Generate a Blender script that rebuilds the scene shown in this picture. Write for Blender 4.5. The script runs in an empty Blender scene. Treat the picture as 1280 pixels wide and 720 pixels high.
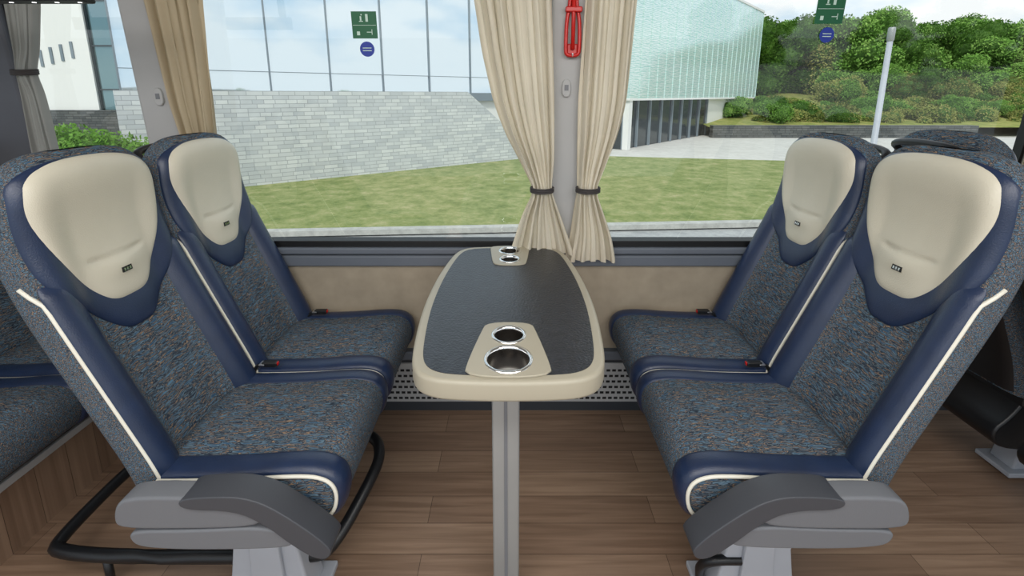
import bpy, math, random
import numpy as np
from mathutils import Vector, Matrix
random.seed(4)
scn=bpy.context.scene
COL=scn.collection
try:
    scn.view_settings.view_transform='Standard'
except Exception: pass

# ---------------------------------------------------------------- helpers
def srgb(r,g,b):
    f=lambda c:(c/255/12.92 if c/255<=.04045 else ((c/255+.055)/1.055)**2.4)
    return (f(r),f(g),f(b),1)
def newmat(name):
    m=bpy.data.materials.new(name); m.use_nodes=True
    nt=m.node_tree; b=nt.nodes['Principled BSDF']
    return m,nt,b
def simple(name,col,rough=.5,metal=0,bump=0,bscale=200,var=0,vscale=8,spec=.5,coat=0):
    m,nt,b=newmat(name); N=nt.nodes; L=nt.links
    b.inputs['Base Color'].default_value=col
    b.inputs['Roughness'].default_value=rough
    b.inputs['Metallic'].default_value=metal
    b.inputs['Specular IOR Level'].default_value=spec
    b.inputs['Coat Weight'].default_value=coat
    tc=N.new('ShaderNodeTexCoord')
    if var>0:
        n=N.new('ShaderNodeTexNoise'); n.inputs['Scale'].default_value=vscale; n.inputs['Detail'].default_value=5
        L.new(tc.outputs['Object'],n.inputs['Vector'])
        r=N.new('ShaderNodeValToRGB')
        r.color_ramp.elements[0].position=.3; r.color_ramp.elements[1].position=.7
        r.color_ramp.elements[0].color=tuple(c*(1-var) for c in col[:3])+(1,)
        r.color_ramp.elements[1].color=tuple(min(1,c*(1+var)) for c in col[:3])+(1,)
        L.new(n.outputs['Fac'],r.inputs['Fac']); L.new(r.outputs['Color'],b.inputs['Base Color'])
    if bump>0:
        n=N.new('ShaderNodeTexNoise'); n.inputs['Scale'].default_value=bscale; n.inputs['Detail'].default_value=3
        L.new(tc.outputs['Object'],n.inputs['Vector'])
        bp=N.new('ShaderNodeBump'); bp.inputs['Strength'].default_value=bump; bp.inputs['Distance'].default_value=.002
        L.new(n.outputs['Fac'],bp.inputs['Height']); L.new(bp.outputs['Normal'],b.inputs['Normal'])
    return m
def fabric(name,scale):
    # woven upholstery: fine wavy dashes in navy, steel blue and tan
    m,nt,b=newmat(name); N=nt.nodes; L=nt.links
    tc=N.new('ShaderNodeTexCoord')
    w=N.new('ShaderNodeTexNoise'); w.inputs['Scale'].default_value=26; w.inputs['Detail'].default_value=1
    L.new(tc.outputs['Object'],w.inputs['Vector'])
    sub=N.new('ShaderNodeVectorMath'); sub.operation='SUBTRACT'; sub.inputs[1].default_value=(.5,.5,.5)
    L.new(w.outputs['Color'],sub.inputs[0])
    sc=N.new('ShaderNodeVectorMath'); sc.operation='SCALE'; sc.inputs['Scale'].default_value=.014
    L.new(sub.outputs[0],sc.inputs[0])
    ad=N.new('ShaderNodeVectorMath'); ad.operation='ADD'
    L.new(tc.outputs['Object'],ad.inputs[0]); L.new(sc.outputs[0],ad.inputs[1])
    mp=N.new('ShaderNodeMapping'); mp.inputs['Scale'].default_value=scale
    L.new(ad.outputs[0],mp.inputs['Vector'])
    n=N.new('ShaderNodeTexNoise'); n.inputs['Scale'].default_value=1; n.inputs['Detail'].default_value=.6; n.inputs['Roughness'].default_value=.5
    L.new(mp.outputs[0],n.inputs['Vector'])
    r=N.new('ShaderNodeValToRGB'); cr=r.color_ramp; 
    stops=[(.27,srgb(54,84,112)),(.37,srgb(106,128,142)),(.41,srgb(42,50,62)),(.47,srgb(50,60,74)),(.495,srgb(114,124,128)),(.52,srgb(44,52,64)),(.57,srgb(54,64,78)),(.60,srgb(172,142,110)),(.635,srgb(54,60,70)),(.72,srgb(88,124,148))]
    cr.elements[0].position=stops[0][0]; cr.elements[0].color=stops[0][1]
    cr.elements[1].position=stops[-1][0]; cr.elements[1].color=stops[-1][1]
    for p,c in stops[1:-1]:
        e=cr.elements.new(p); e.color=c
    L.new(n.outputs['Fac'],r.inputs['Fac']); L.new(r.outputs['Color'],b.inputs['Base Color'])
    b.inputs['Roughness'].default_value=.9
    b.inputs['Specular IOR Level'].default_value=.15
    bp=N.new('ShaderNodeBump'); bp.inputs['Strength'].default_value=.3; bp.inputs['Distance'].default_value=.001
    L.new(n.outputs['Fac'],bp.inputs['Height']); L.new(bp.outputs['Normal'],b.inputs['Normal'])
    return m

def mesh_obj(name,verts,faces,mat,parent=None,smooth=True,loc=None,rot=None):
    me=bpy.data.meshes.new(name)
    me.from_pydata([tuple(v) for v in verts],[],faces)
    me.materials.append(mat)
    if smooth:
        me.polygons.foreach_set('use_smooth',[True]*len(me.polygons))
    me.update()
    o=bpy.data.objects.new(name,me); COL.objects.link(o)
    if parent: o.parent=parent
    if loc: o.location=loc
    if rot: o.rotation_euler=rot
    return o
def empty(name,loc=(0,0,0),rot=(0,0,0)):
    e=bpy.data.objects.new(name,None); e.empty_display_size=.1
    e.location=loc; e.rotation_euler=rot; COL.objects.link(e); return e
def fixn(o):
    import bmesh
    bm=bmesh.new(); bm.from_mesh(o.data); bmesh.ops.recalc_face_normals(bm,faces=bm.faces); bm.to_mesh(o.data); bm.free()
def box(name,x0,x1,y0,y1,z0,z1,mat,parent=None,bev=0,lean=0):
    v=[]
    for z in (z0,z1):
        dy=lean*(z-z0)
        v+=[(x0,y0+dy,z),(x1,y0+dy,z),(x1,y1+dy,z),(x0,y1+dy,z)]
    f=[(0,3,2,1),(4,5,6,7),(0,1,5,4),(1,2,6,5),(2,3,7,6),(3,0,4,7)]
    o=mesh_obj(name,v,f,mat,parent,smooth=False)
    if bev:
        md=o.modifiers.new('b','BEVEL'); md.width=bev; md.segments=3
    return o
def prism(name,poly,y0,y1,mat,parent=None,bev=.006,axis='y'):
    n=len(poly)
    if axis=='y': v=[(x,y0,z) for x,z in poly]+[(x,y1,z) for x,z in poly]
    else: v=[(x,y,y0) for x,y in poly]+[(x,y,y1) for x,y in poly]
    f=[tuple(range(n))[::-1],tuple(range(n,2*n))]+[(i,(i+1)%n,n+(i+1)%n,n+i) for i in range(n)]
    o=mesh_obj(name,v,f,mat,parent,smooth=False); fixn(o)
    if bev:
        md=o.modifiers.new('b','BEVEL'); md.width=bev; md.segments=4; md.limit_method='ANGLE'; md.angle_limit=math.radians(35)
        o.data.polygons.foreach_set('use_smooth',[len(p.vertices)==4 for p in o.data.polygons])
    return o
def chaikin(p,it=2,closed=True):
    p=[tuple(q) for q in p]
    for _ in range(it):
        out=[]; n=len(p); rng=range(n if closed else n-1)
        if not closed: out.append(p[0])
        for i in rng:
            a=p[i]; b=p[(i+1)%n]
            out.append(tuple(.75*a[k]+.25*b[k] for k in range(len(a))))
            out.append(tuple(.25*a[k]+.75*b[k] for k in range(len(a))))
        if not closed: out.append(p[-1])
        p=out
    return p
def tube(name,pts,r,mat,parent=None,closed=False,seg=8):
    pts=[Vector(p) for p in pts]; n=len(pts); V=[];F=[]
    up=Vector((0,0,1)); prev=None
    for i,p in enumerate(pts):
        a=pts[(i-1)%n] if (closed or i>0) else p
        b=pts[(i+1)%n] if (closed or i<n-1) else p
        t=(b-a).normalized()
        if prev is None:
            s=t.cross(up)
            if s.length<.1: s=t.cross(Vector((0,1,0)))
            s.normalize()
        else:
            s=(prev-t*prev.dot(t)).normalized()
        prev=s; w=t.cross(s)
        for k in range(seg):
            an=2*math.pi*k/seg
            V.append(p+s*math.cos(an)*r+w*math.sin(an)*r)
    m=n if closed else n-1
    for i in range(m):
        j=(i+1)%n
        for k in range(seg):
            k2=(k+1)%seg
            F.append((i*seg+k,i*seg+k2,j*seg+k2,j*seg+k))
    if not closed:
        F.append(tuple(range(seg))[::-1]); F.append(tuple((n-1)*seg+k for k in range(seg)))
    o=mesh_obj(name,V,F,mat,parent); fixn(o); return o
def gridmesh(name,P,mat,parent=None,wrapj=False):
    ni=len(P); nj=len(P[0]); V=[p for row in P for p in row]; F=[]
    for i in range(ni-1):
        for j in range(nj if wrapj else nj-1):
            j2=(j+1)%nj
            F.append((i*nj+j,i*nj+j2,(i+1)*nj+j2,(i+1)*nj+j))
    o=mesh_obj(name,V,F,mat,parent); fixn(o); return o
def lathe(name,prof,mat,loc,parent=None,seg=48):
    P=[[(loc[0]+r*math.cos(2*math.pi*k/seg),loc[1]+r*math.sin(2*math.pi*k/seg),loc[2]+z) for k in range(seg)] for r,z in prof]
    return gridmesh(name,P,mat,parent,wrapj=True)
def curve2d(name,splines,z0,ext,bev,mat,parent=None):
    cu=bpy.data.curves.new(name,'CURVE'); cu.dimensions='2D'; cu.fill_mode='BOTH'
    cu.extrude=ext; cu.bevel_depth=bev; cu.bevel_resolution=4
    for pts in splines:
        s=cu.splines.new('POLY'); s.points.add(len(pts)-1); s.use_cyclic_u=True
        for i,p in enumerate(pts): s.points[i].co=(p[0],p[1],0,1)
    o=bpy.data.objects.new(name,cu); COL.objects.link(o)
    dg=bpy.context.evaluated_depsgraph_get()
    me=bpy.data.meshes.new_from_object(o.evaluated_get(dg))
    bpy.data.objects.remove(o); me.materials.clear(); me.materials.append(mat)
    o=bpy.data.objects.new(name,me); COL.objects.link(o); o.location=(0,0,z0)
    if parent: o.parent=parent
    return o
def circ(cx,cy,r,n=40): return [(cx+r*math.cos(2*math.pi*i/n),cy+r*math.sin(2*math.pi*i/n)) for i in range(n)]

# ---------------------------------------------------------------- materials
M_fabC=fabric('fabric_cushion',(26,270,270))
M_fabB=fabric('fabric_back',(270,26,270))
M_navy=simple('leather_navy',srgb(28,44,74),.32,bump=.3,bscale=380,var=.12,vscale=20,spec=.6)
M_cream=simple('leather_cream',srgb(208,202,184),.40,bump=.3,bscale=420,var=.03)
M_pipe=simple('piping_white',srgb(232,228,214),.5)
M_black=simple('plastic_black',srgb(24,25,28),.38,bump=.1,bscale=300)
M_armL=simple('plastic_midgrey',srgb(112,114,119),.5,bump=.15,bscale=500)
M_armD=simple('plastic_darkgrey',srgb(68,70,76),.45,bump=.15,bscale=500)
M_leg=simple('painted_metal_lightgrey',srgb(176,180,188),.4,var=.03)
M_alu=simple('aluminium_leg',srgb(160,162,162),.42,metal=.35,var=.04)
M_chrome=simple('chrome',(.8,.8,.8,1),.14,metal=1)
M_cup=simple('cup_steel_brushed',(.42,.39,.36,1),.25,metal=1)
M_steel=simple('brushed_steel',(.6,.6,.62,1),.3,metal=1)
M_rim=simple('table_rim_beige',srgb(174,167,149),.38,var=.02)
M_slate=simple('table_slate',srgb(38,42,50),.30,bump=.9,bscale=150,var=.3,vscale=40)
M_wall=simple('wall_carpet_beige',srgb(160,148,130),.95,bump=.5,bscale=700,var=.10,vscale=14)
M_sill=simple('sill_grey',srgb(100,106,116),.45,var=.03)
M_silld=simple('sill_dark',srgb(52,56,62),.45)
M_gasket=simple('gasket_black',srgb(16,17,19),.5)
M_pillar=simple('pillar_grey',srgb(170,170,170),.6,var=.03)
M_pillard=simple('pillar_darkgrey',srgb(82,84,92),.6,var=.05)
M_grille=simple('grille_grey',srgb(176,176,176),.45)
M_ceil=simple('ceiling_fabric',srgb(190,188,182),.9)
M_red=simple('red_plastic',srgb(190,24,18),.35)
M_green=simple('sticker_green',srgb(14,92,58),.5)
M_blue=simple('sticker_blue',srgb(26,52,150),.5)
M_white=simple('sticker_white',srgb(190,214,202),.5)
def cloth(name,col,tr=.25):
    m=simple(name,col,.75,bump=.25,bscale=600,var=.04); nt=m.node_tree; N=nt.nodes; L=nt.links
    b=N['Principled BSDF']; t=N.new('ShaderNodeBsdfTranslucent'); t.inputs['Color'].default_value=col
    mx=N.new('ShaderNodeMixShader'); mx.inputs[0].default_value=tr; out=N['Material Output']
    L.new(b.outputs[0],mx.inputs[1]); L.new(t.outputs[0],mx.inputs[2]); L.new(mx.outputs[0],out.inputs[0]); return m
M_curt=cloth('curtain_cream',srgb(226,217,198))
M_curt2=cloth('curtain_tan_shaded',srgb(190,174,146))  # tan cloth with shade darkened into its colour
M_curt3=cloth('curtain_grey',srgb(160,160,156))
M_tie=simple('curtain_tie_dark',srgb(58,54,54),.7)

def glassmat():
    m,nt,b=newmat('window_glass'); N=nt.nodes; L=nt.links
    N.remove(b); out=N['Material Output']
    t=N.new('ShaderNodeBsdfTransparent'); t.inputs[0].default_value=(.95,.975,.97,1)
    g=N.new('ShaderNodeBsdfGlossy'); g.inputs['Roughness'].default_value=.02
    mx=N.new('ShaderNodeMixShader'); mx.inputs[0].default_value=.09
    L.new(t.outputs[0],mx.inputs[1]); L.new(g.outputs[0],mx.inputs[2]); L.new(mx.outputs[0],out.inputs[0])
    return m
M_glass=glassmat()

def woodmat():
    m,nt,b=newmat('wood_plank_floor'); N=nt.nodes; L=nt.links
    tc=N.new('ShaderNodeTexCoord')
    br=N.new('ShaderNodeTexBrick'); br.offset=.37; br.inputs['Scale'].default_value=1
    br.inputs['Brick Width'].default_value=.72; br.inputs['Row Height'].default_value=.098
    br.inputs['Mortar Size'].default_value=.001; br.inputs['Mortar Smooth'].default_value=.2; br.inputs['Bias'].default_value=0
    br.inputs['Color1'].default_value=srgb(138,113,94); br.inputs['Color2'].default_value=srgb(164,138,116); br.inputs['Mortar'].default_value=srgb(92,74,60)
    L.new(tc.outputs['Object'],br.inputs['Vector'])
    mp=N.new('ShaderNodeMapping'); mp.inputs['Scale'].default_value=(3,60,1); L.new(tc.outputs['Object'],mp.inputs['Vector'])
    n=N.new('ShaderNodeTexNoise'); n.inputs['Scale'].default_value=1; n.inputs['Detail'].default_value=6; n.inputs['Distortion'].default_value=.6
    L.new(mp.outputs[0],n.inputs['Vector'])
    r=N.new('ShaderNodeValToRGB'); r.color_ramp.elements[0].position=.3; r.color_ramp.elements[1].position=.72
    r.color_ramp.elements[0].color=(.70,.66,.63,1); r.color_ramp.elements[1].color=(1.08,1.07,1.06,1)
    L.new(n.outputs['Fac'],r.inputs['Fac'])
    mx=N.new('ShaderNodeMix'); mx.data_type='RGBA'; mx.blend_type='MULTIPLY'; mx.inputs[0].default_value=1
    L.new(br.outputs['Color'],mx.inputs[6]); L.new(r.outputs['Color'],mx.inputs[7]); L.new(mx.outputs[2],b.inputs['Base Color'])
    b.inputs['Roughness'].default_value=.4
    return m
M_wood=woodmat()

def brickmat(name,c1,c2,mo,bw,rh,vert=True,mort=.012):
    m,nt,b=newmat(name); N=nt.nodes; L=nt.links
    tc=N.new('ShaderNodeTexCoord'); sp=N.new('ShaderNodeSeparateXYZ'); cb=N.new('ShaderNodeCombineXYZ')
    L.new(tc.outputs['Object'],sp.inputs[0]); L.new(sp.outputs['X'],cb.inputs['X']); L.new(sp.outputs['Z' if vert else 'Y'],cb.inputs['Y'])
    nn=N.new('ShaderNodeTexNoise'); nn.inputs['Scale'].default_value=3; L.new(cb.outputs[0],nn.inputs['Vector'])
    br=N.new('ShaderNodeTexBrick'); br.offset=.43; br.inputs['Scale'].default_value=1; br.squash=.7; br.squash_frequency=3
    br.inputs['Brick Width'].default_value=bw; br.inputs['Row Height'].default_value=rh; br.inputs['Mortar Size'].default_value=mort
    br.inputs['Color1'].default_value=c1; br.inputs['Color2'].default_value=c2; br.inputs['Mortar'].default_value=mo
    L.new(cb.outputs[0],br.inputs['Vector'])
    r=N.new('ShaderNodeValToRGB'); r.color_ramp.elements[0].color=(.85,.85,.85,1); r.color_ramp.elements[1].color=(1.08,1.08,1.08,1)
    L.new(nn.outputs['Fac'],r.inputs['Fac'])
    mx=N.new('ShaderNodeMix'); mx.data_type='RGBA'; mx.blend_type='MULTIPLY'; mx.inputs[0].default_value=1
    L.new(br.outputs['Color'],mx.inputs[6]); L.new(r.outputs['Color'],mx.inputs[7]); L.new(mx.outputs[2],b.inputs['Base Color'])
    b.inputs['Roughness'].default_value=.9
    return m
M_stone=brickmat('stone_wall_light',srgb(220,222,222),srgb(192,196,200),srgb(166,170,174),.42,.12,mort=.009)
M_dstone=brickmat('stone_wall_dark',srgb(104,106,104),srgb(76,80,80),srgb(50,52,50),.5,.14)

def noise3(name,stops,scale,rough=.95,mapping=(1,1,1),detail=8,bump=0):
    m,nt,b=newmat(name); N=nt.nodes; L=nt.links
    tc=N.new('ShaderNodeTexCoord'); mp=N.new('ShaderNodeMapping'); mp.inputs['Scale'].default_value=mapping
    L.new(tc.outputs['Object'],mp.inputs['Vector'])
    n=N.new('ShaderNodeTexNoise'); n.inputs['Scale'].default_value=scale; n.inputs['Detail'].default_value=detail; n.inputs['Roughness'].default_value=.78
    L.new(mp.outputs[0],n.inputs['Vector'])
    r=N.new('ShaderNodeValToRGB'); cr=r.color_ramp
    cr.elements[0].position=stops[0][0]; cr.elements[0].color=stops[0][1]
    cr.elements[1].position=stops[-1][0]; cr.elements[1].color=stops[-1][1]
    for p,c in stops[1:-1]: cr.elements.new(p).color=c
    L.new(n.outputs['Fac'],r.inputs['Fac']); L.new(r.outputs['Color'],b.inputs['Base Color'])
    b.inputs['Roughness'].default_value=rough; b.inputs['Specular IOR Level'].default_value=.1
    return m
M_grass=noise3('grass',[(.30,srgb(92,108,62)),(.45,srgb(122,134,82)),(.54,srgb(142,148,98)),(.68,srgb(172,166,126))],2.2,detail=14)
M_asph=noise3('asphalt',[(.35,srgb(150,152,152)),(.65,srgb(178,180,178))],4)
M_pave=noise3('pavement',[(.35,srgb(186,184,178)),(.65,srgb(206,204,198))],2)
M_kerb=noise3('kerb_concrete',[(.35,srgb(160,160,155)),(.65,srgb(190,190,184))],5)
M_leaf=noise3('foliage',[(.3,srgb(66,104,40)),(.5,srgb(106,146,64)),(.68,srgb(158,186,104))],.9)
M_leaf2=noise3('foliage_olive',[(.3,srgb(92,108,52)),(.5,srgb(134,140,76)),(.68,srgb(166,156,100))],1.2)
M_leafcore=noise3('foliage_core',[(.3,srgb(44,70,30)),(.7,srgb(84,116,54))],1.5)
M_bark=simple('bark',srgb(80,66,50),.9)
M_bldg=simple('building_white',srgb(228,228,224),.8)
M_darkglass=simple('building_dark_glazing',srgb(34,44,48),.1,spec=.6)
M_greenglass=simple('building_green_glazing',srgb(120,148,152),.06,metal=.7)
M_mull=simple('mullion_grey',srgb(120,132,140),.5)
def facademat():
    m,nt,b=newmat('facade_green_pattern'); N=nt.nodes; L=nt.links
    tc=N.new('ShaderNodeTexCoord'); mp=N.new('ShaderNodeMapping'); mp.inputs['Scale'].default_value=(.5,1,2.4)
    L.new(tc.outputs['Object'],mp.inputs['Vector'])
    w=N.new('ShaderNodeTexWave'); w.bands_direction='Z'; w.inputs['Scale'].default_value=1.6; w.inputs['Distortion'].default_value=7; w.inputs['Detail'].default_value=3; w.inputs['Detail Scale'].default_value=2.5
    L.new(mp.outputs[0],w.inputs['Vector'])
    r=N.new('ShaderNodeValToRGB'); r.color_ramp.elements[0].color=srgb(176,214,206); r.color_ramp.elements[1].color=srgb(228,240,237)
    r.color_ramp.elements[0].position=.2; r.color_ramp.elements[1].position=.8
    L.new(w.outputs['Fac'],r.inputs['Fac']); L.new(r.outputs['Color'],b.inputs['Base Color']); b.inputs['Roughness'].default_value=.12
    b.inputs['Metallic'].default_value=.25
    return m
M_facade=facademat()
M_mirror=simple('facade_mirror_glass',srgb(222,234,240),.03,metal=.9)

# ---------------------------------------------------------------- seat geometry
W0=.199
_hp=[-.2,-.12,0,.445,.56,.80]; _xp=[.04,.03,0,-.19,-.222,-.215]
def xb(h): return float(np.mean([np.interp(h+d,_hp,_xp) for d in np.linspace(-.05,.05,7)]))
def sst(a,b,x):
    t=min(1,max(0,(x-a)/(b-a))); return t*t*(3-2*t)
HT=.731
def Wd(h):
    if h<=.5: return W0
    return W0*max(0,1-min(1,(h-.5)/(HT+.001-.5))**3.6)**(1/3.6)
def Tf(h):
    base=.055-.008*sst(.3,.6,h)
    f=1 if h<.6 else max(0,1-min(1,(h-.6)/(HT+.001-.6))**2.8)**(1/2.8)
    return base,f
def rec(y,h):
    d=np.interp(h,[-.1,0,.3,.42,.62,.72],[.052,.05,.045,.034,.012,.0])
    return float(d)*(1-sst(.085,.165,abs(y)))
def Sf(y,h):
    T,f=Tf(h); W=max(Wd(h),1e-4); mid=xb(h)-T
    q=max(0,1-min(1,abs(y)/W)**4)**.25
    return mid+T*f*q-rec(y,h)*f
def build_back(parent):
    hs=list(np.linspace(-.12,.58,36))+list(.58+(HT-.58)*np.sin(np.linspace(0,math.pi/2,18))[1:])
    P=[]
    n=64
    for h in hs:
        T,f=Tf(h); W=Wd(h); mid=xb(h)-T; ring=[]
        for k in range(n):
            a=2*math.pi*k/n; c=math.cos(a); s=math.sin(a)
            y=W*math.copysign(abs(c)**.5,c); x=mid+T*f*math.copysign(abs(s)**.5,s)
            if s>0: x-=rec(y,h)*f
            ring.append((x,y,h))
        P.append(ring)
    gridmesh('back_core',P,M_fabB,parent,wrapj=True)
    for sgn,nm in ((1,'back_bolster_1'),(-1,'back_bolster_2')):
        P=[]; hs=np.linspace(-.10,.455,40)
        for i,h in enumerate(hs):
            T,f=Tf(h); W=Wd(h); mid=xb(h)-T; row=[]
            yi=.118; e=min(1,(.455-h)/.02)**.5
            for j in range(22):
                s=j/21; y=yi+(.955*W-yi)*math.sin(s*math.pi/2)
                q=max(0,1-(y/W)**4)**.25
                x=mid+T*q-rec(y,h)
                nx=q**3+.05; ny=(y/W)**3*.8; l=math.hypot(nx,ny)
                d=(.012*math.sin(math.pi*min(1,s*.9))**.6+.001)*e-.002*(1-e)
                if j==0: d=-.002
                row.append((x+nx/l*d,sgn*(y+ny/l*d),h))
            P.append(row)
        gridmesh(nm,P,M_navy,parent)
        T0=[]
        for h in np.linspace(-.10,.455,30):
            T,f=Tf(h); q=(1-.955**4)**.25; x=xb(h)-T+T*q
            x-=.03*sst(.41,.455,h)
            T0.append((x+.003,sgn*(W0*.955+.006+.003*sst(.41,.455,h)),h))
        tube('back_piping_'+nm[-1],T0,.0046,M_pipe,parent)
    def patch(nm,half,off,mat,cz,extra=None,nr=22):
        pts=half+[(-y,h) for y,h in half[::-1] if y>1e-6]
        pts=chaikin(pts,3); m=len(pts); P=[]
        for r in np.linspace(0,1,nr):
            r=math.sin(r*math.pi/2)
            row=[]
            for (y,h) in pts:
                yy=y*r; hh=cz+(h-cz)*r
                d=off*(1-r**8)**.5-.003*(r>.999)
                if extra: d+=extra(yy,hh,r)
                row.append((Sf(yy,hh)+d,yy,hh))
            P.append(row)
        gridmesh(nm,P,mat,parent,wrapj=True)
    collar=[(0,.278),(.040,.278),(.084,.322),(.142,.392),(.184,.45),(.190,.54),(.188,.62),(.178,.68),(.115,.711),(0,.718)]
    patch('headrest_surround',collar,.014,M_navy,.5)
    cream=[(0,.348),(.045,.350),(.076,.375),(.112,.43),(.148,.50),(.172,.575),(.175,.632),(.160,.684),(.096,.711),(0,.717)]
    def ex(y,h,r):
        g=0
        if abs(y)<.11:
            hc=.462+.9*y*y
            g-=.006*math.exp(-((h-hc)/.006)**2)*(1-sst(.06,.09,abs(y)))
        g+=.010*math.exp(-((h-.435)/.03)**2-(y/.06)**2)*(1-r**4)
        return g
    patch('headrest_insert',cream,.025,M_cream,.54,ex,36)
    hx=Sf(0,.425)+.032
    b=mesh_obj('headrest_label',[(hx,-.014,.418),(hx,.014,.418),(hx-.002,.014,.431),(hx-.002,-.014,.431),(hx+.003,-.014,.418),(hx+.003,.014,.418),(hx+.001,.014,.431),(hx+.001,-.014,.431)],
       [(0,1,2,3),(4,5,6,7),(0,1,5,4),(1,2,6,5),(2,3,7,6),(3,0,4,7)],M_black,parent,smooth=False)
    for k in (-1,0,1):
        mesh_obj('label_stud_%d'%(k+2),[(hx+.0035,k*.008-.0025,.421),(hx+.0035,k*.008+.0025,.421),(hx+.002,k*.008+.0025,.428),(hx+.002,k*.008-.0025,.428)],[(0,1,2,3)],M_chrome,parent,smooth=False)
    P=[]
    for h in np.linspace(-.11,.66,36):
        T,f=Tf(h); W=Wd(h); mid=xb(h)-T; row=[]
        for j in range(25):
            y=(-1+2*j/24)*.9*W; q=(1-abs(y/W)**4)**.25
            e=.006 if 0<j<24 else -.002
            row.append((mid-T*f*q-e-.004*math.cos(y/W*1.5),y,h))
        P.append(row)
    gridmesh('rear_shell',P,M_black,parent)
    hx=xb(.6)-.11
    tube('rear_handle',chaikin([(hx+.01,-.12,.65),(hx-.03,-.12,.685),(hx-.035,0,.695),(hx-.03,.12,.685),(hx+.01,.12,.65)],2,False),.012,M_black,parent)

prof=[(-.06,-.04),(-.05,-.004),(.03,-.004),(.17,.0),(.29,.012),(.355,.010),(.397,-.012),(.408,-.06),(.392,-.115),(.35,-.14),(.18,-.14),(0,-.14),(-.05,-.125)]
PR=chaikin(prof,2)
def ccen(p): return (min(max(p[0],-.02),.335),-.068)
def build_cushion(parent):
    WC=.201
    P=[]
    phis=np.linspace(-math.pi/2,math.pi/2,41)
    for ph in phis:
        y=WC*math.sin(ph); f=max(0,1-abs(y/WC)**6)**(1/6); row=[]
        for p in PR:
            c=ccen(p); x=c[0]+(p[0]-c[0])*f; z=c[1]+(p[1]-c[1])*f
            if p[1]>-.06: z+=.010*(1-sst(.05,.15,abs(y)))*f*sst(-.05,.05,p[0])
            row.append((x,y,z))
        P.append(row)
    gridmesh('cushion_core',P,M_fabC,parent,wrapj=True)
    i0=next(i for i,p in enumerate(PR) if p[0]>-.03 and p[1]>-.02)
    i1=max(i for i,p in enumerate(PR) if p[0]>.345 and p[1]<-.11)
    path=PR[i0:i1+1]
    ye=.955
    for sgn,nm in ((1,'cushion_bolster_1'),(-1,'cushion_bolster_2')):
        P=[]
        for i,p in enumerate(path):
            c=ccen(p); row=[]
            l=math.hypot(p[0]-c[0],p[1]-c[1]); nx,nz=(p[0]-c[0])/l,(p[1]-c[1])/l
            e=min(1,(len(path)-1-i)/3,1)**.5
            for j in range(20):
                s=j/19; y=.138+(ye*WC-.138)*math.sin(s*math.pi/2)
                f=max(0,1-(y/WC)**6)**(1/6); a=f**3; b=(y/WC)**5*.8; ll=math.hypot(a,b)
                d=(.011*math.sin(math.pi*min(1,s*.9))**.6+.001)*max(e,.05)
                if j==0: d=-.003
                row.append((c[0]+(p[0]-c[0])*f+nx*a/ll*d,sgn*(y+b/ll*d),c[1]+(p[1]-c[1])*f+nz*a/ll*d))
            P.append(row)
        gridmesh(nm,P,M_navy,parent)
        T=[]
        for p in path:
            c=ccen(p); f=(1-ye**6)**(1/6)
            T.append((c[0]+(p[0]-c[0])*f*1.02,sgn*(WC*ye+.008),c[1]+(p[1]-c[1])*f*1.02))
        tube('cushion_piping_'+nm[-1],T,.0046,M_pipe,parent)
    box('seat_pan',-.04,.33,-.185,.185,-.165,-.13,M_black,parent,.008)
    
def build_arm(parent,sg):
    ya,yb=(sg*.225,sg*.28)
    dz=-.010
    def sh(p): return [(x,z+dz) for x,z in p]
    up=chaikin(sh([(-.06,-.03),(-.045,.015),(0,.028),(.13,.026),(.22,.014),(.27,-.02),(.25,-.05),(.1,-.055),(-.05,-.055)]),2)
    lo=chaikin(sh([(-.035,-.06),(.1,-.06),(.26,-.05),(.31,-.07),(.33,-.095),(.29,-.108),(.1,-.112),(0,-.106),(-.03,-.094)]),2)
    pad=chaikin(sh([(.09,.028),(.15,.036),(.235,.036),(.30,.004),(.410,-.094),(.402,-.124),(.374,-.126),(.33,-.095),(.27,-.035),(.21,.000),(.1,.002)]),2)
    prism('armrest_body_upper',up,min(ya,yb)+.003,max(ya,yb)-.003,M_armL,parent,.010)
    prism('armrest_body_lower',lo,min(ya,yb)+.004,max(ya,yb)-.006,M_armL,parent,.010)
    prism('armrest_pad',pad,min(ya,yb)-.004,max(ya,yb)+.004,M_armD,parent,.012)
    prism('armrest_bracket',[(-.04,-.03),(.05,-.03),(.05,-.10),(-.04,-.10)],min(ya,sg*.19),max(ya,sg*.19),M_armD,parent,.004)

def make_leg(parent,sg):
    y0,y1=sorted((sg*.05,sg*.13))
    leg=[(.03,-.15),(.29,-.15),(.25,-.20),(.245,-.30),(.27,-.455),(.05,-.455),(.075,-.30),(.07,-.20)]
    prism('pedestal',leg,y0,y1,M_leg,parent,.008)
    prism('pedestal_rib',[(.13,-.19),(.20,-.19),(.21,-.455),(.12,-.455)],min(y0,y1)-.012 if sg<0 else y1-.001,(min(y0,y1)+.001) if sg<0 else y1+.012,M_leg,parent,.004)
    box('pedestal_foot',.02,.30,y0-.02,y1+.02,-.47,-.452,M_leg,parent,.004)

def buckle(parent,x,y,z=0.0):
    box('belt_buckle',x-.022,x+.026,y-.010,y+.010,z,z+.016,M_black,parent,.004)
    box('buckle_button',x+.016,x+.028,y-.006,y+.006,z+.004,z+.0145,M_red,parent,.002)
    box('belt_tongue',x-.03,x-.012,y-.012,y+.012,z+.006,z+.012,M_steel,parent,.002)
    tube('belt_stalk',[(x-.06,y,z-.03),(x-.04,y,z),(x-.02,y,z+.008)],.006,M_black,parent)

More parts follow.
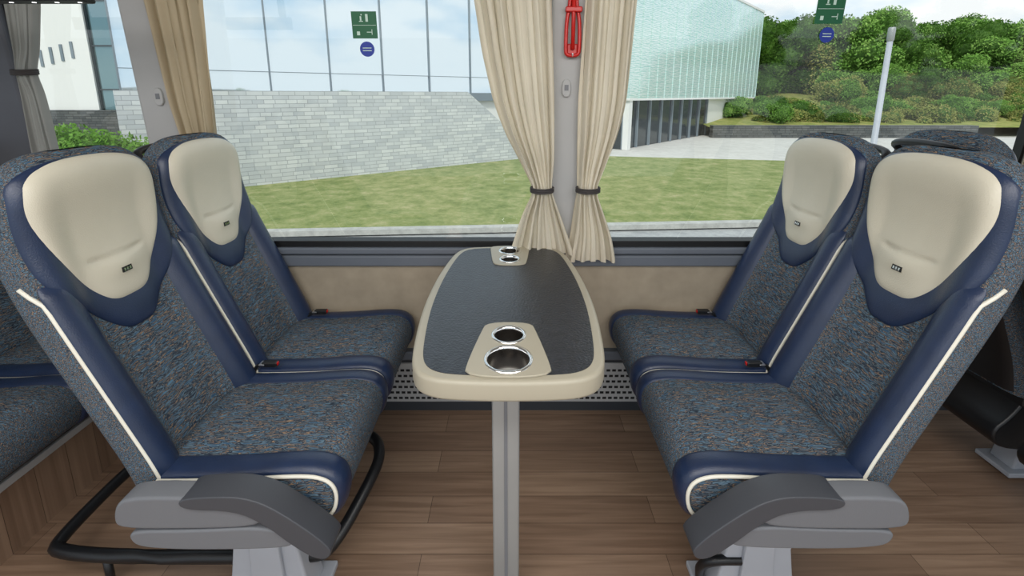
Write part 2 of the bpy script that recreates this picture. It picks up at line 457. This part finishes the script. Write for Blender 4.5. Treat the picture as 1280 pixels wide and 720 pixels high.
proto=None
proto_children=[]
def coach_seat(loc,flip):
    global proto,proto_children
    e=empty('coach_seat',loc,(0,0,math.pi if flip else 0))
    if proto is None:
        build_back(e); build_cushion(e); proto=e; proto_children=list(e.children)
    else:
        for c in proto_children:
            d=c.copy(); COL.objects.link(d); d.parent=e
    return e
ZS=.47
YN,YF=1.078,1.484
for (X,flip) in ((-.80,False),(.80,True)):
    sgA=-1 if not flip else 1
    n=coach_seat((X,YN,ZS),flip); build_arm(n,sgA); make_leg(n,sgA)
    f=coach_seat((X,YF,ZS),flip)
    buckle(n,.03,-sgA*.205,.012)
    buckle(f,.045,-sgA*.15,.012)
for Y in (YN,YF):
    coach_seat((-1.73,Y,ZS-.02),False)
for Y in (YN-.02,YF):
    s=coach_seat((1.72,Y,ZS+.01),False)
    make_leg(s,-1)
    box('seat_frame',-.03,.2,-.18,.18,-.2,-.14,M_black,s,.01)
    prism('rear_foot_cover',chaikin([(-.02,-.12),(.10,-.12),(.10,-.33),(-.08,-.33),(-.12,-.26),(-.06,-.2)],2),-.18,.18,M_black,s,.01)

e=empty('underseat_foot_bar')
lp=chaikin([(-1.25,.99,.1),(-.55,.99,.1),(-.49,1.0,.11),(-.425,1.15,.19),(-.415,1.22,.21),(-.45,1.29,.22),(-.6,1.33,.22),(-1.2,1.34,.12),(-1.26,1.32,.12),(-1.28,1.05,.1)],3)
tube('bar_loop',lp,.017,M_black,e,closed=True,seg=12)
for x,y in ((-1.1,.99),(-.65,.99),(-1.0,1.338),(-.6,1.333)):
    tube('bar_foot_%d'%int(-x*100),[(x,y,0.0),(x,y,.1 if y<1.1 else (.15 if x<-.9 else .215))],.01,M_black,e)
e=empty('foot_bar')
tube('bar_bend',chaikin([(.52,1.0,.012),(.50,.97,.10),(.53,.95,.14),(.6,.95,.14)],2,False),.012,M_black,e)

# ---------------------------------------------------------------- table
TZ=.746; tcx=-.008
te=empty('pedestal_table')
def tab(inset):
    half=[(.0,.822),(.10,.825),(.17,.834),(.210,.868),(.226,.95),(.241,1.12),(.242,1.26),(.235,1.40),(.219,1.54),(.202,1.62),(.170,1.662),(.10,1.672),(0,1.675)]
    cy=1.255; out=[]
    for x,y in half:
        out.append((x*(1-inset/.22),cy+(y-cy)*(1-inset/.425)))
    pts=out+[(-x,y) for x,y in out[::-1] if x>1e-6]
    pts=[(x+tcx,y) for x,y in pts]
    return chaikin(pts,3)
c1=(tcx,.900);c2=(tcx,1.003);c3=(tcx,1.61);c4=(tcx,1.520)
R1,R2=.050,.038
R3,R4=.038,.033
cs=((c1,R1),(c2,R2),(c3,R3),(c4,R4))
holes=[circ(*c,r) for c,r in cs]
curve2d('table_rim',[tab(.009)]+[circ(*c,r+.006) for c,r in cs],TZ-.024,.015,.009,M_rim,te)
curve2d('table_underside',[tab(.02)]+[circ(*c,r+.002) for c,r in cs],TZ-.047,.004,.004,M_armL,te)
curve2d('table_inlay',[tab(.023)]+holes,TZ+.0005,.0006,0,M_slate,te)
def insert(y0,y1,w0,w1):
    pts=[(-w0,y0),(w0,y0),(w0*.96,y0+(y1-y0)*.25),(w1*1.08,y0+(y1-y0)*.8),(w1*.9,y1),(-w1*.9,y1),(-w1*1.08,y0+(y1-y0)*.8),(-w0*.96,y0+(y1-y0)*.25)]
    return [(x+tcx,y) for x,y in chaikin(pts,2)]
curve2d('cupholder_insert_near',[insert(.838,1.064,.092,.062),circ(*c1,R1),circ(*c2,R2)],TZ+.003,.001,.0015,M_rim,te)
curve2d('cupholder_insert_far',[insert(1.664,1.468,.074,.056),circ(*c3,R3),circ(*c4,R4)],TZ+.003,.001,.0015,M_rim,te)
for i,(c,r) in enumerate(cs):
    lathe('cup_ring_%d'%(i+1),[(r+.005,.0042),(r+.004,.0076),(r-.0005,.0084),(r-.0035,.005),(r-.004,.0)],M_chrome,(c[0],c[1],TZ),te)
    lathe('cup_%d'%(i+1),[(r-.0039,.001),(r-.005,-.02),(r-.006,-.055),(r-.010,-.068),(0.0005,-.070)],M_cup,(c[0],c[1],TZ),te)
prism('table_leg',[(-.048,.93),(-.048,.97),(.018,.97),(.018,.93)],0,.70,M_alu,te,.006,axis='z')
box('leg_groove',-.019,-.011,.9285,.9305,.0,.68,M_armL,te)
box('leg_bracket',-.064,.036,.885,1.06,.684,.699,M_armD,te,.004)
box('wall_bracket',-.10,.084,1.60,1.68,.64,.698,M_armL,te,.004)

# ---------------------------------------------------------------- bus shell
YW=1.71
LEAN=-.075
def yw(z): return YW+LEAN*(z-.75)
box('floor',-3.2,3.2,-1.3,1.76,-.06,0,M_wood)
w=empty('wall_window_side')
box('wall_panel',-3.2,3.2,YW,YW+.05,.0,.66,M_wall,w)
box('trim_rail',-3.2,3.2,YW-.03,YW+.02,.245,.285,M_sill,w,.006)
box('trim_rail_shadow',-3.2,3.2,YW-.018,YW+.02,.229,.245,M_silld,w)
s=empty('window_sill')
box('sill_lower',-3.2,3.2,YW-.02,YW+.05,.655,.70,M_sill,s,.006)
box('sill_groove',-3.2,3.2,YW-.010,YW+.05,.698,.708,M_silld,s)
box('sill_upper',-3.2,3.2,YW-.022,YW+.05,.706,.732,M_sill,s,.006)
box('sill_gasket',-3.2,3.2,YW-.004,YW+.05,.73,.757,M_gasket,s,.003)
hg=empty('heater_grille')
box('grille_body',-1.45,3.2,YW-.022,YW-.001,.045,.228,M_grille,hg,.004)
box('grille_base',-1.45,3.2,YW-.016,YW-.001,.0,.045,M_silld,hg)
V=[];F=[]
for r in range(6):
    z=.06+r*.026
    x=-1.44+(.012 if r%2 else 0)
    while x<2.6:
        b0=len(V); y=YW-.0232
        V+=[(x,y,z),(x+.016,y,z),(x+.016,y,z+.011),(x,y,z+.011)]; F.append((b0,b0+1,b0+2,b0+3)); x+=.024
mesh_obj('grille_slots',V,F,M_gasket,hg,smooth=False)
box('luggage_rack',-3.2,3.2,1.16,1.70,1.81,1.968,M_ceil,None,.02)
box('trim_1',-3.2,3.2,yw(1.76)-.03,yw(1.76)+.06,1.74,1.81,M_pillar,None,.01)
box('ceiling',-3.2,3.2,-1.3,1.76,1.97,2.03,M_ceil)
def pillar(name,x0,x1,mat):
    p=empty(name)
    box('pillar_cover',x0,x1,YW-.03,YW+.03,.76,1.8,mat,p,.012,lean=LEAN)
    box('pillar_gasket',x0-.012,x1+.012,YW-.004,YW+.028,.76,1.8,M_gasket,p,0,lean=LEAN)
    return p
pillar('window_pillar',.135,.275,M_pillar)
pillar('window_pillar',-1.345,-1.215,M_pillar)
p=pillar('window_pillar',-2.6,-1.76,M_pillard)
pillar('window_pillar',1.93,2.1,M_pillar)
def window(name,x0,x1):
    v=[(x0,yw(.74)+.012,.74),(x1,yw(.74)+.012,.74),(x1,yw(1.78)+.012,1.78),(x0,yw(1.78)+.012,1.78)]
    return mesh_obj(name,v,[(0,1,2,3)],M_glass,None,smooth=False)
window('window_1',-1.76,-1.34); window('window_2',-1.22,.14); window('window_3',.27,1.94); window('window_4',2.1,3.2)
ov=empty('overhead_light_strip')
box('strip_housing',-2.0,-1.02,1.12,1.17,1.545,1.60,M_gasket,ov,.006)
for x in (-1.05,-1.5,-1.95): box('strip_hanger_%d'%int(-x*100),x-.01,x+.01,1.13,1.158,1.59,1.969,M_gasket,ov)
def emis(name,col,st):
    m,nt,b=newmat(name); b.inputs['Emission Color'].default_value=col; b.inputs['Emission Strength'].default_value=st; return m
M_led=emis('led_white',(1,1,1,1),3)
for i in range(12):
    x=-1.04-.055*i
    lathe('led_%d'%i,[(0.0005,-.002),(.004,-.0015),(.005,.0)],M_led,(x,1.145,1.546),ov,12)

box('seat_plinth',-3.2,-1.47,.70,1.678,0,.225,M_wood)
box('plinth_trim',-1.475,-1.455,.70,1.67,.215,.24,M_grille,None,.004)

def curtain(name,keys,nf,mat,yoff,amp,tie=None,tiemat=M_tie,ph=0):
    e=empty(name)
    zs=np.array([k[0] for k in keys])[::-1]; L=np.array([k[1] for k in keys])[::-1]; R=np.array([k[2] for k in keys])[::-1]
    def sm(z,A): return float(np.mean([np.interp(z+d,zs,A) for d in np.linspace(-.03,.03,7)]))
    P=[]; ztop=keys[0][0]; zbot=keys[-1][0]
    for z in np.linspace(ztop,zbot,70):
        l,r=sm(z,L),sm(z,R); row=[]; wd=r-l
        n=nf*14
        tp=0 if tie is None else math.exp(-((z-tie)/.05)**2)
        for j in range(n+1):
            s=j/n
            ss=s+.018*math.sin(2*math.pi*nf*s*2+z*3+ph)
            a=amp*(.8+.4*math.sin(7.3*s+ph))*(1-.5*tp)
            y=a*math.sin(2*math.pi*nf*s+1.2*math.sin(z*2.5+s*3+ph)+ph)+a*.35*math.sin(2*math.pi*nf*2.3*s+ph*2+z*4)
            y-=.02*tp*math.sin(math.pi*s)
            row.append((l+wd*ss,yw(z)+yoff+y,z))
        P.append(row)
    o=gridmesh('curtain_cloth',P,mat,e)
    if tie:
        l,r=sm(tie,L),sm(tie,R); cx=(l+r)/2; hw=(r-l)/2+.004
        pts=[(cx+hw*math.cos(a),yw(tie)+yoff-.006+(.030)*math.sin(a),tie+.003*math.sin(a)) for a in np.linspace(0,2*math.pi,25)[:-1]]
        for k in (-.006,0,.006):
            tube('tie_band_%d'%int(k*1000+10),[(x,y,z+k) for x,y,z in pts],.004,tiemat,e,closed=True)
    return e
ZC=1.795
curtain('curtain',[(ZC,-.15,.135),(1.645,-.122,.136),(1.47,-.098,.144),(1.30,-.062,.150),(1.19,-.022,.152),(1.095,.026,.153),(.98,.082,.145),(.88,.036,.182),(.80,.012,.21),(.725,-.012,.235)],6,M_curt,-.066,.018,.985)
curtain('curtain',[(ZC,.25,.425),(1.645,.245,.418),(1.30,.236,.405),(1.19,.238,.385),(1.095,.240,.354),(.98,.243,.312),(.88,.233,.352),(.80,.226,.382),(.695,.205,.405)],5,M_curt,-.068,.017,.985,ph=1.3)
curtain('curtain',[(ZC,-1.235,-1.025),(1.645,-1.225,-1.04),(1.3,-1.215,-1.06),(1.0,-1.17,-1.09),(.85,-1.19,-1.05),(.76,-1.21,-1.0)],5,M_curt2,-.058,.016,.98,ph=2.1)
curtain('curtain',[(ZC,-1.70,-1.57),(1.645,-1.70,-1.59),(1.405,-1.725,-1.665),(1.12,-1.76,-1.67),(1.0,-1.77,-1.66),(.76,-1.77,-1.66)],4,M_curt3,-.05,.012,1.405,ph=.7)
curtain('curtain',[(ZC,1.90,2.12),(1.3,1.89,2.1),(.95,1.89,2.08),(.76,1.88,2.1)],5,M_curt2,-.058,.015,None,ph=.4)

eh=empty('emergency_hammer')
hy=yw(1.55)-.04
def ph_(pts): return [(x,hy-.006,z) for x,z in pts]
tube('holder_frame',ph_(chaikin([(.188,1.46),(.226,1.46),(.232,1.48),(.230,1.58),(.218,1.62),(.218,1.70),(.196,1.70),(.196,1.62),(.186,1.58),(.184,1.48)],2)),.0065,M_red,eh,closed=True)
box('holder_plate',.190,.226,hy-.002,hy+.012,1.455,1.50,M_red,eh,.004)
tube('hammer_handle',[(.208,hy-.012,1.48),(.208,hy-.014,1.6),(.208,hy-.012,1.70)],.007,M_red,eh)
box('hammer_head',.180,.236,hy-.024,hy-.004,1.60,1.618,M_red,eh,.004)
lathe('hammer_tip',[(.0005,.0),(.004,.008),(.004,.012)],M_steel,(.208,hy-.012,1.455),eh,12)
def clip(x,z):
    e=empty('curtain_hook'); y=yw(z)-.03
    prism('hook_plate',chaikin([(x-.014,z-.03),(x+.014,z-.03),(x+.016,z+.012),(x+.008,z+.032),(x-.008,z+.032),(x-.016,z+.012)],1),y-.010,y+.004,M_pillar,e,.003)
    box('hook_slot',x-.007,x+.007,y-.0115,y-.008,z-.008,z+.012,M_armL,e)
clip(.193,1.35); clip(-1.262,1.32)

def sticker(x,z,w,h,zb,rb):
    e=empty('emergency_exit_sticker')
    def q(nm,x0,x1,z0,z1,mat,dy=0): 
        return mesh_obj(nm,[(x0,yw(z0)+.008-dy,z0),(x1,yw(z0)+.008-dy,z0),(x1,yw(z1)+.008-dy,z1),(x0,yw(z1)+.008-dy,z1)],[(0,1,2,3)],mat,e,smooth=False)
    q('panel',x-w/2,x+w/2,z-h/2,z+h/2,M_green)
    d=.0008
    q('door_symbol',x+w*.06,x+w*.16,z+h*.12,z+h*.40,M_white,d)
    q('runner_body',x-w*.16,x-w*.10,z+h*.16,z+h*.32,M_white,d); q('runner_leg',x-w*.2,x-w*.04,z+h*.12,z+h*.15,M_white,d); q('runner_head',x-w*.12,x-w*.07,z+h*.35,z+h*.40,M_white,d)
    q('divider',x-w*.46,x+w*.46,z-h*.015,z+h*.0,M_white,d)
    q('glass_symbol',x-w*.32,x-w*.2,z-h*.38,z-h*.24,M_white,d); q('hammer_symbol',x+w*.08,x+w*.30,z-h*.28,z-h*.25,M_white,d); q('hammer_symbol_head',x+w*.27,x+w*.30,z-h*.36,z-h*.16,M_white,d)
    e2=empty('round_notice_sticker')
    n=32
    mesh_obj('disc',[(x+.003+rb*math.cos(2*math.pi*i/n),yw(zb+rb*math.sin(2*math.pi*i/n))+.008,zb+rb*math.sin(2*math.pi*i/n)) for i in range(n)],[tuple(range(n))],M_blue,e2,smooth=False)
    for k in (-.25,.1):
        z0=zb+rb*k; mesh_obj('text_bar',[(x+.003-rb*.6,yw(z0)+.007,z0),(x+.003+rb*.6,yw(z0)+.007,z0),(x+.003+rb*.6,yw(z0)+.007,z0+rb*.1),(x+.003-rb*.6,yw(z0)+.007,z0+rb*.1)],[(0,1,2,3)],M_white,e2,smooth=False)
sticker(-.519,1.568,.088,.09,1.487,.026)
sticker(1.11,1.622,.098,.10,1.535,.026)

# ---------------------------------------------------------------- outside
GZ=-1.27
def poly(name,pts,z,mat):
    return mesh_obj(name,[(x,y,z) for x,y in pts],[tuple(range(len(pts)))],mat,None,smooth=False)
poly('ground_asphalt',[(-90,-90),(120,-90),(120,120),(-90,120)],GZ-.03,M_asph)
poly('lawn_grass',[(-40,8.5),(-7,8.1),(20,9.9),(13,17.6),(8,18.6),(3,19.6),(-1,20),(-14,20),(-40,20)],GZ,M_grass)
poly('plaza_pavement',[(13,17.6),(20,9.9),(90,12),(90,50),(-1,50),(-1,20),(3,19.6),(8,18.6)],GZ-.01,M_pave)
k=mesh_obj('kerb',[(-40,8.25,GZ),(-7,7.85,GZ),(20,9.65,GZ),(20,9.85,GZ),(-7,8.05,GZ),(-40,8.45,GZ),
 (-40,8.25,GZ+.1),(-7,7.85,GZ+.1),(20,9.65,GZ+.1),(20,9.85,GZ+.1),(-7,8.05,GZ+.1),(-40,8.45,GZ+.1)],
 [(6,7,10,11),(7,8,9,10),(0,1,7,6),(1,2,8,7),(4,5,11,10),(3,4,10,9)],M_kerb,None,smooth=False)
ang=math.atan2(.72,1)
Lw=math.hypot(1,.72)
sw=prism('stone_wall',[(-9.8*Lw,GZ),(.6*Lw,GZ),(.6*Lw,GZ+.55),(-1.65*Lw,1.45),(-9.8*Lw,1.45)],0,.5,M_stone,None,0)
sw.location=(0,18.3,0); sw.rotation_euler=(0,0,ang)
fa=empty('glass_facade_building'); 
fa.location=(0,20,0); fa.rotation_euler=(0,0,ang)
def fbox(nm,x0,x1,y0,y1,z0,z1,mat): 
    return box(nm,x0,x1,y0,y1,z0,z1,mat,fa)
xs=[-1.7-1.48*k for k in range(-2,7)]
xs=sorted([x*Lw for x in xs])
fbox('facade_body',xs[0],xs[-1],.12,6,GZ,11,M_bldg)
for i in range(len(xs)-1):
    t=random.uniform(-.006,.006)
    for (z0,z1) in ((1.2,2.05),(2.05,11)):
        v=[(xs[i],0+t,z0),(xs[i+1],-t,z0),(xs[i+1],-t+.01,z1),(xs[i],t+.01,z1)]
        mesh_obj('pane_%d'%i,v,[(0,1,2,3)],M_mirror,fa,smooth=False)
for x in xs: fbox('mullion',x-.02,x+.02,-.05,.1,1.0,11,M_mull)
fbox('transom',xs[0],xs[-1],-.03,.1,2.038,2.056,M_mull)
fbox('sill_band',xs[0],xs[-1],-.06,.1,1.1,1.42,M_mull)
lb=empty('white_building')
v=[(-34,26,GZ),(-23.6,26,GZ),(-23.6,26,9.8),(-34,26,15),(-34,40,GZ),(-23.6,40,GZ),(-23.6,40,9.8),(-34,40,15)]
mesh_obj('block',v,[(0,1,2,3),(1,5,6,2),(3,2,6,7),(0,4,7,3)],M_bldg,lb,smooth=False)
for i in range(6):
    box('window_%d'%i,-27.6+i*.6,-27.45+i*.6,25.95,26.01,2.6+.15*i,3.5+.15*i,M_mull,lb)
box('glass_block',-23.6,-15.5,26.2,36,GZ,8.8,M_greenglass,lb)
for i in range(7): box('fin_%d'%i,-23.6+i*1.3,-23.5+i*1.3,26.1,26.2,GZ,8.8,M_darkglass,lb)
for z in (1.6,4.0,6.4): box('floor_line_%d'%int(z*10),-23.6,-15.5,26.12,26.2,z,z+.08,M_darkglass,lb)
box('street_band',-34,-15.5,25.8,26,GZ,.5,M_dstone,lb)
rb=empty('exhibition_building',(5.5,21.4,0),(0,0,math.atan2(9.1,8.3)))
Lr=math.hypot(8.3,9.1)
def rbox(nm,x0,x1,y0,y1,z0,z1,mat): return box(nm,x0,x1,y0,y1,z0,z1,mat,rb)
rbox('upper_volume',0,1.70*Lr,0,14,1.18,7.6,M_facade)
rbox('soffit_band',-.05,1.70*Lr+.05,-.05,14,1.08,1.18,M_bldg)
rbox('roof_edge',-.05,1.70*Lr+.05,-.05,14,7.6,7.75,M_bldg)
for i in range(23):
    x=i*Lr*1.70/22; rbox('panel_joint_%d'%i,x-.012,x+.012,-.03,.0,1.18,7.6,M_facade)
rbox('ground_floor_glazing',.2,.92*Lr,.4,12,GZ,1.1,M_darkglass)
rbox('ground_floor_wall',.92*Lr,1.5*Lr,.3,12,GZ+.3,1.1,M_bldg)
for i in range(9):
    x=.2+i*(.92*Lr-.2)/8; rbox('glazing_post_%d'%i,x-.05,x+.05,.3,.42,GZ,1.1,M_mull)
rbox('column_1',.05,.35,.0,.3,GZ,1.1,M_bldg)
box('retaining_wall',12.5,29,28,28.5,GZ,GZ+.75,M_dstone)
sl=mesh_obj('planted_slope',[(12.5,28.52,GZ+.6),(60,28.52,GZ+.6),(95,70,3.6),(16,70,3.6)],[(0,1,2,3)],M_leaf2,None,smooth=False)
lp=empty('lamp_post')
lathe('pole',[(.16,0),(.15,.1),(.11,.12),(.09,5.0),(.0005,5.02)],M_leg,(14.3,17.7,GZ),lp,20)
lathe('lamp_head',[(.10,4.6),(.12,4.65),(.12,5.05),(.10,5.1),(.0005,5.1)],M_alu,(14.3,17.7,GZ),lp,20)
def foliage_mesh(name,blobs,nleaf,size,mat,trunk=None):
    V=[];F=[];mi=[]
    rr=random.Random(7)
    for (bx,by,bz,br,bh) in blobs:
        b0=len(V); nu,nv=10,7
        for i in range(nv+1):
            th=math.pi*i/nv
            for j in range(nu):
                a=2*math.pi*j/nu
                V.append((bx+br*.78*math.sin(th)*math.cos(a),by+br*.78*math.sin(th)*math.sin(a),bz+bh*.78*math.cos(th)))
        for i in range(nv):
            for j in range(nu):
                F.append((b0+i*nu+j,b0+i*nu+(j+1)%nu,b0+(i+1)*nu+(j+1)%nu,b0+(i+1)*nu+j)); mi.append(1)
        for _ in range(nleaf):
            u=rr.uniform(-1,1); a=rr.uniform(0,2*math.pi); s=math.sqrt(1-u*u); k=rr.uniform(.75,1.15)
            c=Vector((bx+br*k*s*math.cos(a),by+br*k*s*math.sin(a),bz+bh*k*u))
            d1=Vector((rr.gauss(0,1),rr.gauss(0,1),rr.gauss(0,1))).normalized(); d2=d1.orthogonal().normalized()
            q=size*rr.uniform(.6,1.3); b0=len(V)
            V+= [c+d1*q,c+d2*q*.6,c-d1*q,c-d2*q*.6]; F.append((b0,b0+1,b0+2,b0+3)); mi.append(0)
    if trunk:
        b0=len(V); r,h=trunk
        for z in (0,h):
            for j in range(8): V.append((r*math.cos(j*math.pi/4),r*math.sin(j*math.pi/4),z))
        for j in range(8): F.append((b0+j,b0+(j+1)%8,b0+8+(j+1)%8,b0+8+j)); mi.append(2)
    me=bpy.data.meshes.new(name); me.from_pydata([tuple(v) for v in V],[],F)
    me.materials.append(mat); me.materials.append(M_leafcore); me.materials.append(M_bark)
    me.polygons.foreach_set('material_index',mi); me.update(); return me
r2=random.Random(11)
def blobs(n,R,H,z0,br):
    out=[]
    for _ in range(n):
        a=r2.uniform(0,6.28); d=R*math.sqrt(r2.random()); z=z0+H*r2.random()
        t=(z-z0)/H; d*=math.sqrt(max(.1,1-(t-.3)**2*1.6))
        b=br*r2.uniform(.7,1.25); out.append((d*math.cos(a),d*math.sin(a),z,b,b*.8))
    return out
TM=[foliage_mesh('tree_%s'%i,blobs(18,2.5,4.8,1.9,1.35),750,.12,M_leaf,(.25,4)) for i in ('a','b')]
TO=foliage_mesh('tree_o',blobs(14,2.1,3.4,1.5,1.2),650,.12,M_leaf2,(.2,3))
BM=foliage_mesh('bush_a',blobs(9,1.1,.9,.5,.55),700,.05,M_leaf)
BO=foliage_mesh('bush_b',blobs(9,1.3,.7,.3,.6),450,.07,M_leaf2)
def inst(name,me,x,y,z,s):
    o=bpy.data.objects.new(name,me); COL.objects.link(o); o.location=(x,y,z); o.scale=(s,s,s*r2.uniform(.9,1.15)); o.rotation_euler=(0,0,r2.uniform(0,6.28)); return o
def slz(y): return GZ+.6+(y-28.5)/41.5*(3.6-GZ-.6)
for i in range(60):
    Y=r2.uniform(46,66); t=.50+.80*(i+r2.random())/60; X=t*Y
    inst('tree',TM[i%2] if r2.random()<.85 else TO,X,Y,slz(Y)-1.5,r2.uniform(1.0,1.2)*(1+.006*(Y-46)))
for i in range(26):
    Y=r2.uniform(38,45); t=r2.uniform(.66,1.25); inst('tree',TM[i%2] if r2.random()<.35 else TO,t*Y,Y,slz(Y)-1.2,r2.uniform(.42,.62))
for i in range(110):
    Y=r2.uniform(30.6,40); t=r2.uniform(.44,1.2); inst('shrub',BO if r2.random()<.6 else BM,t*Y,Y,slz(Y)-.35,r2.uniform(.55,.95))
for (x,y,s) in ((-8.5,9.4,.95),(-9.4,9.9,1.0),(-11.4,10.4,1.0),(-7.6,9.4,.62)):
    inst('shrub',BM,x,y,GZ,s)
for i in range(22):
    a=i/21; inst('tree',TM[i%2],14+a*75+r2.uniform(-2,2),-12-a*4+r2.uniform(-5,5)-18*(1-a),GZ-1,r2.uniform(.45,.75))

# ---------------------------------------------------------------- lights
wd=bpy.data.worlds.new('World'); scn.world=wd; wd.use_nodes=True
nt=wd.node_tree; N=nt.nodes; L=nt.links; bg=N['Background']
tc=N.new('ShaderNodeTexCoord')
mp=N.new('ShaderNodeMapping'); mp.inputs['Scale'].default_value=(1,1,2.6); L.new(tc.outputs['Generated'],mp.inputs['Vector'])
n=N.new('ShaderNodeTexNoise'); n.inputs['Scale'].default_value=3.4; n.inputs['Detail'].default_value=7; n.inputs['Roughness'].default_value=.52
L.new(mp.outputs[0],n.inputs['Vector'])
r=N.new('ShaderNodeValToRGB'); r.color_ramp.elements[0].position=.40; r.color_ramp.elements[1].position=.54
r.color_ramp.elements[0].color=srgb(180,212,236); r.color_ramp.elements[1].color=srgb(250,251,252)
L.new(n.outputs['Fac'],r.inputs['Fac'])
sp=N.new('ShaderNodeSeparateXYZ'); L.new(tc.outputs['Generated'],sp.inputs[0])
hr=N.new('ShaderNodeMapRange'); hr.inputs['From Min'].default_value=0; hr.inputs['From Max'].default_value=.22; hr.inputs['To Min'].default_value=.7; hr.inputs['To Max'].default_value=0
L.new(sp.outputs['Z'],hr.inputs['Value'])
mx=N.new('ShaderNodeMix'); mx.data_type='RGBA'; L.new(hr.outputs[0],mx.inputs[0]); L.new(r.outputs['Color'],mx.inputs[6]); mx.inputs[7].default_value=srgb(242,247,250)
L.new(mx.outputs[2],bg.inputs['Color']); bg.inputs['Strength'].default_value=1.15
sl=bpy.data.lights.new('sun','SUN'); sl.energy=2.4; sl.angle=math.radians(6); sl.color=(1,.97,.92)
so=bpy.data.objects.new('sun',sl); COL.objects.link(so); so.rotation_euler=(math.radians(40),math.radians(-14),0)
def area(name,loc,rot,sx,sy,e,col=(1,.98,.95)):
    l=bpy.data.lights.new(name,'AREA'); l.shape='RECTANGLE'; l.size=sx; l.size_y=sy; l.energy=e; l.color=col
    o=bpy.data.objects.new(name,l); COL.objects.link(o); o.location=loc; o.rotation_euler=rot; return o
area('fill_light_aisle',(0,.1,1.94),(math.radians(25),0,0),2.6,.4,28)  # added interior fill aimed at the seats, not a real ceiling fixture
area('fill_light_far_aisle',(0,-.9,1.9),(math.radians(50),0,0),3.0,.3,24)  # second added fill from behind the camera, no fixture there
# ---------------------------------------------------------------- camera
cam=bpy.data.cameras.new('camera'); co=bpy.data.objects.new('camera',cam); COL.objects.link(co)
co.location=(0,0,1.326); co.rotation_euler=(math.radians(90-11.5),0,0)
cam.sensor_width=36; cam.lens=560/1280*36; cam.shift_y=-(360-233)/1280; cam.clip_start=.02; cam.clip_end=500
scn.camera=co
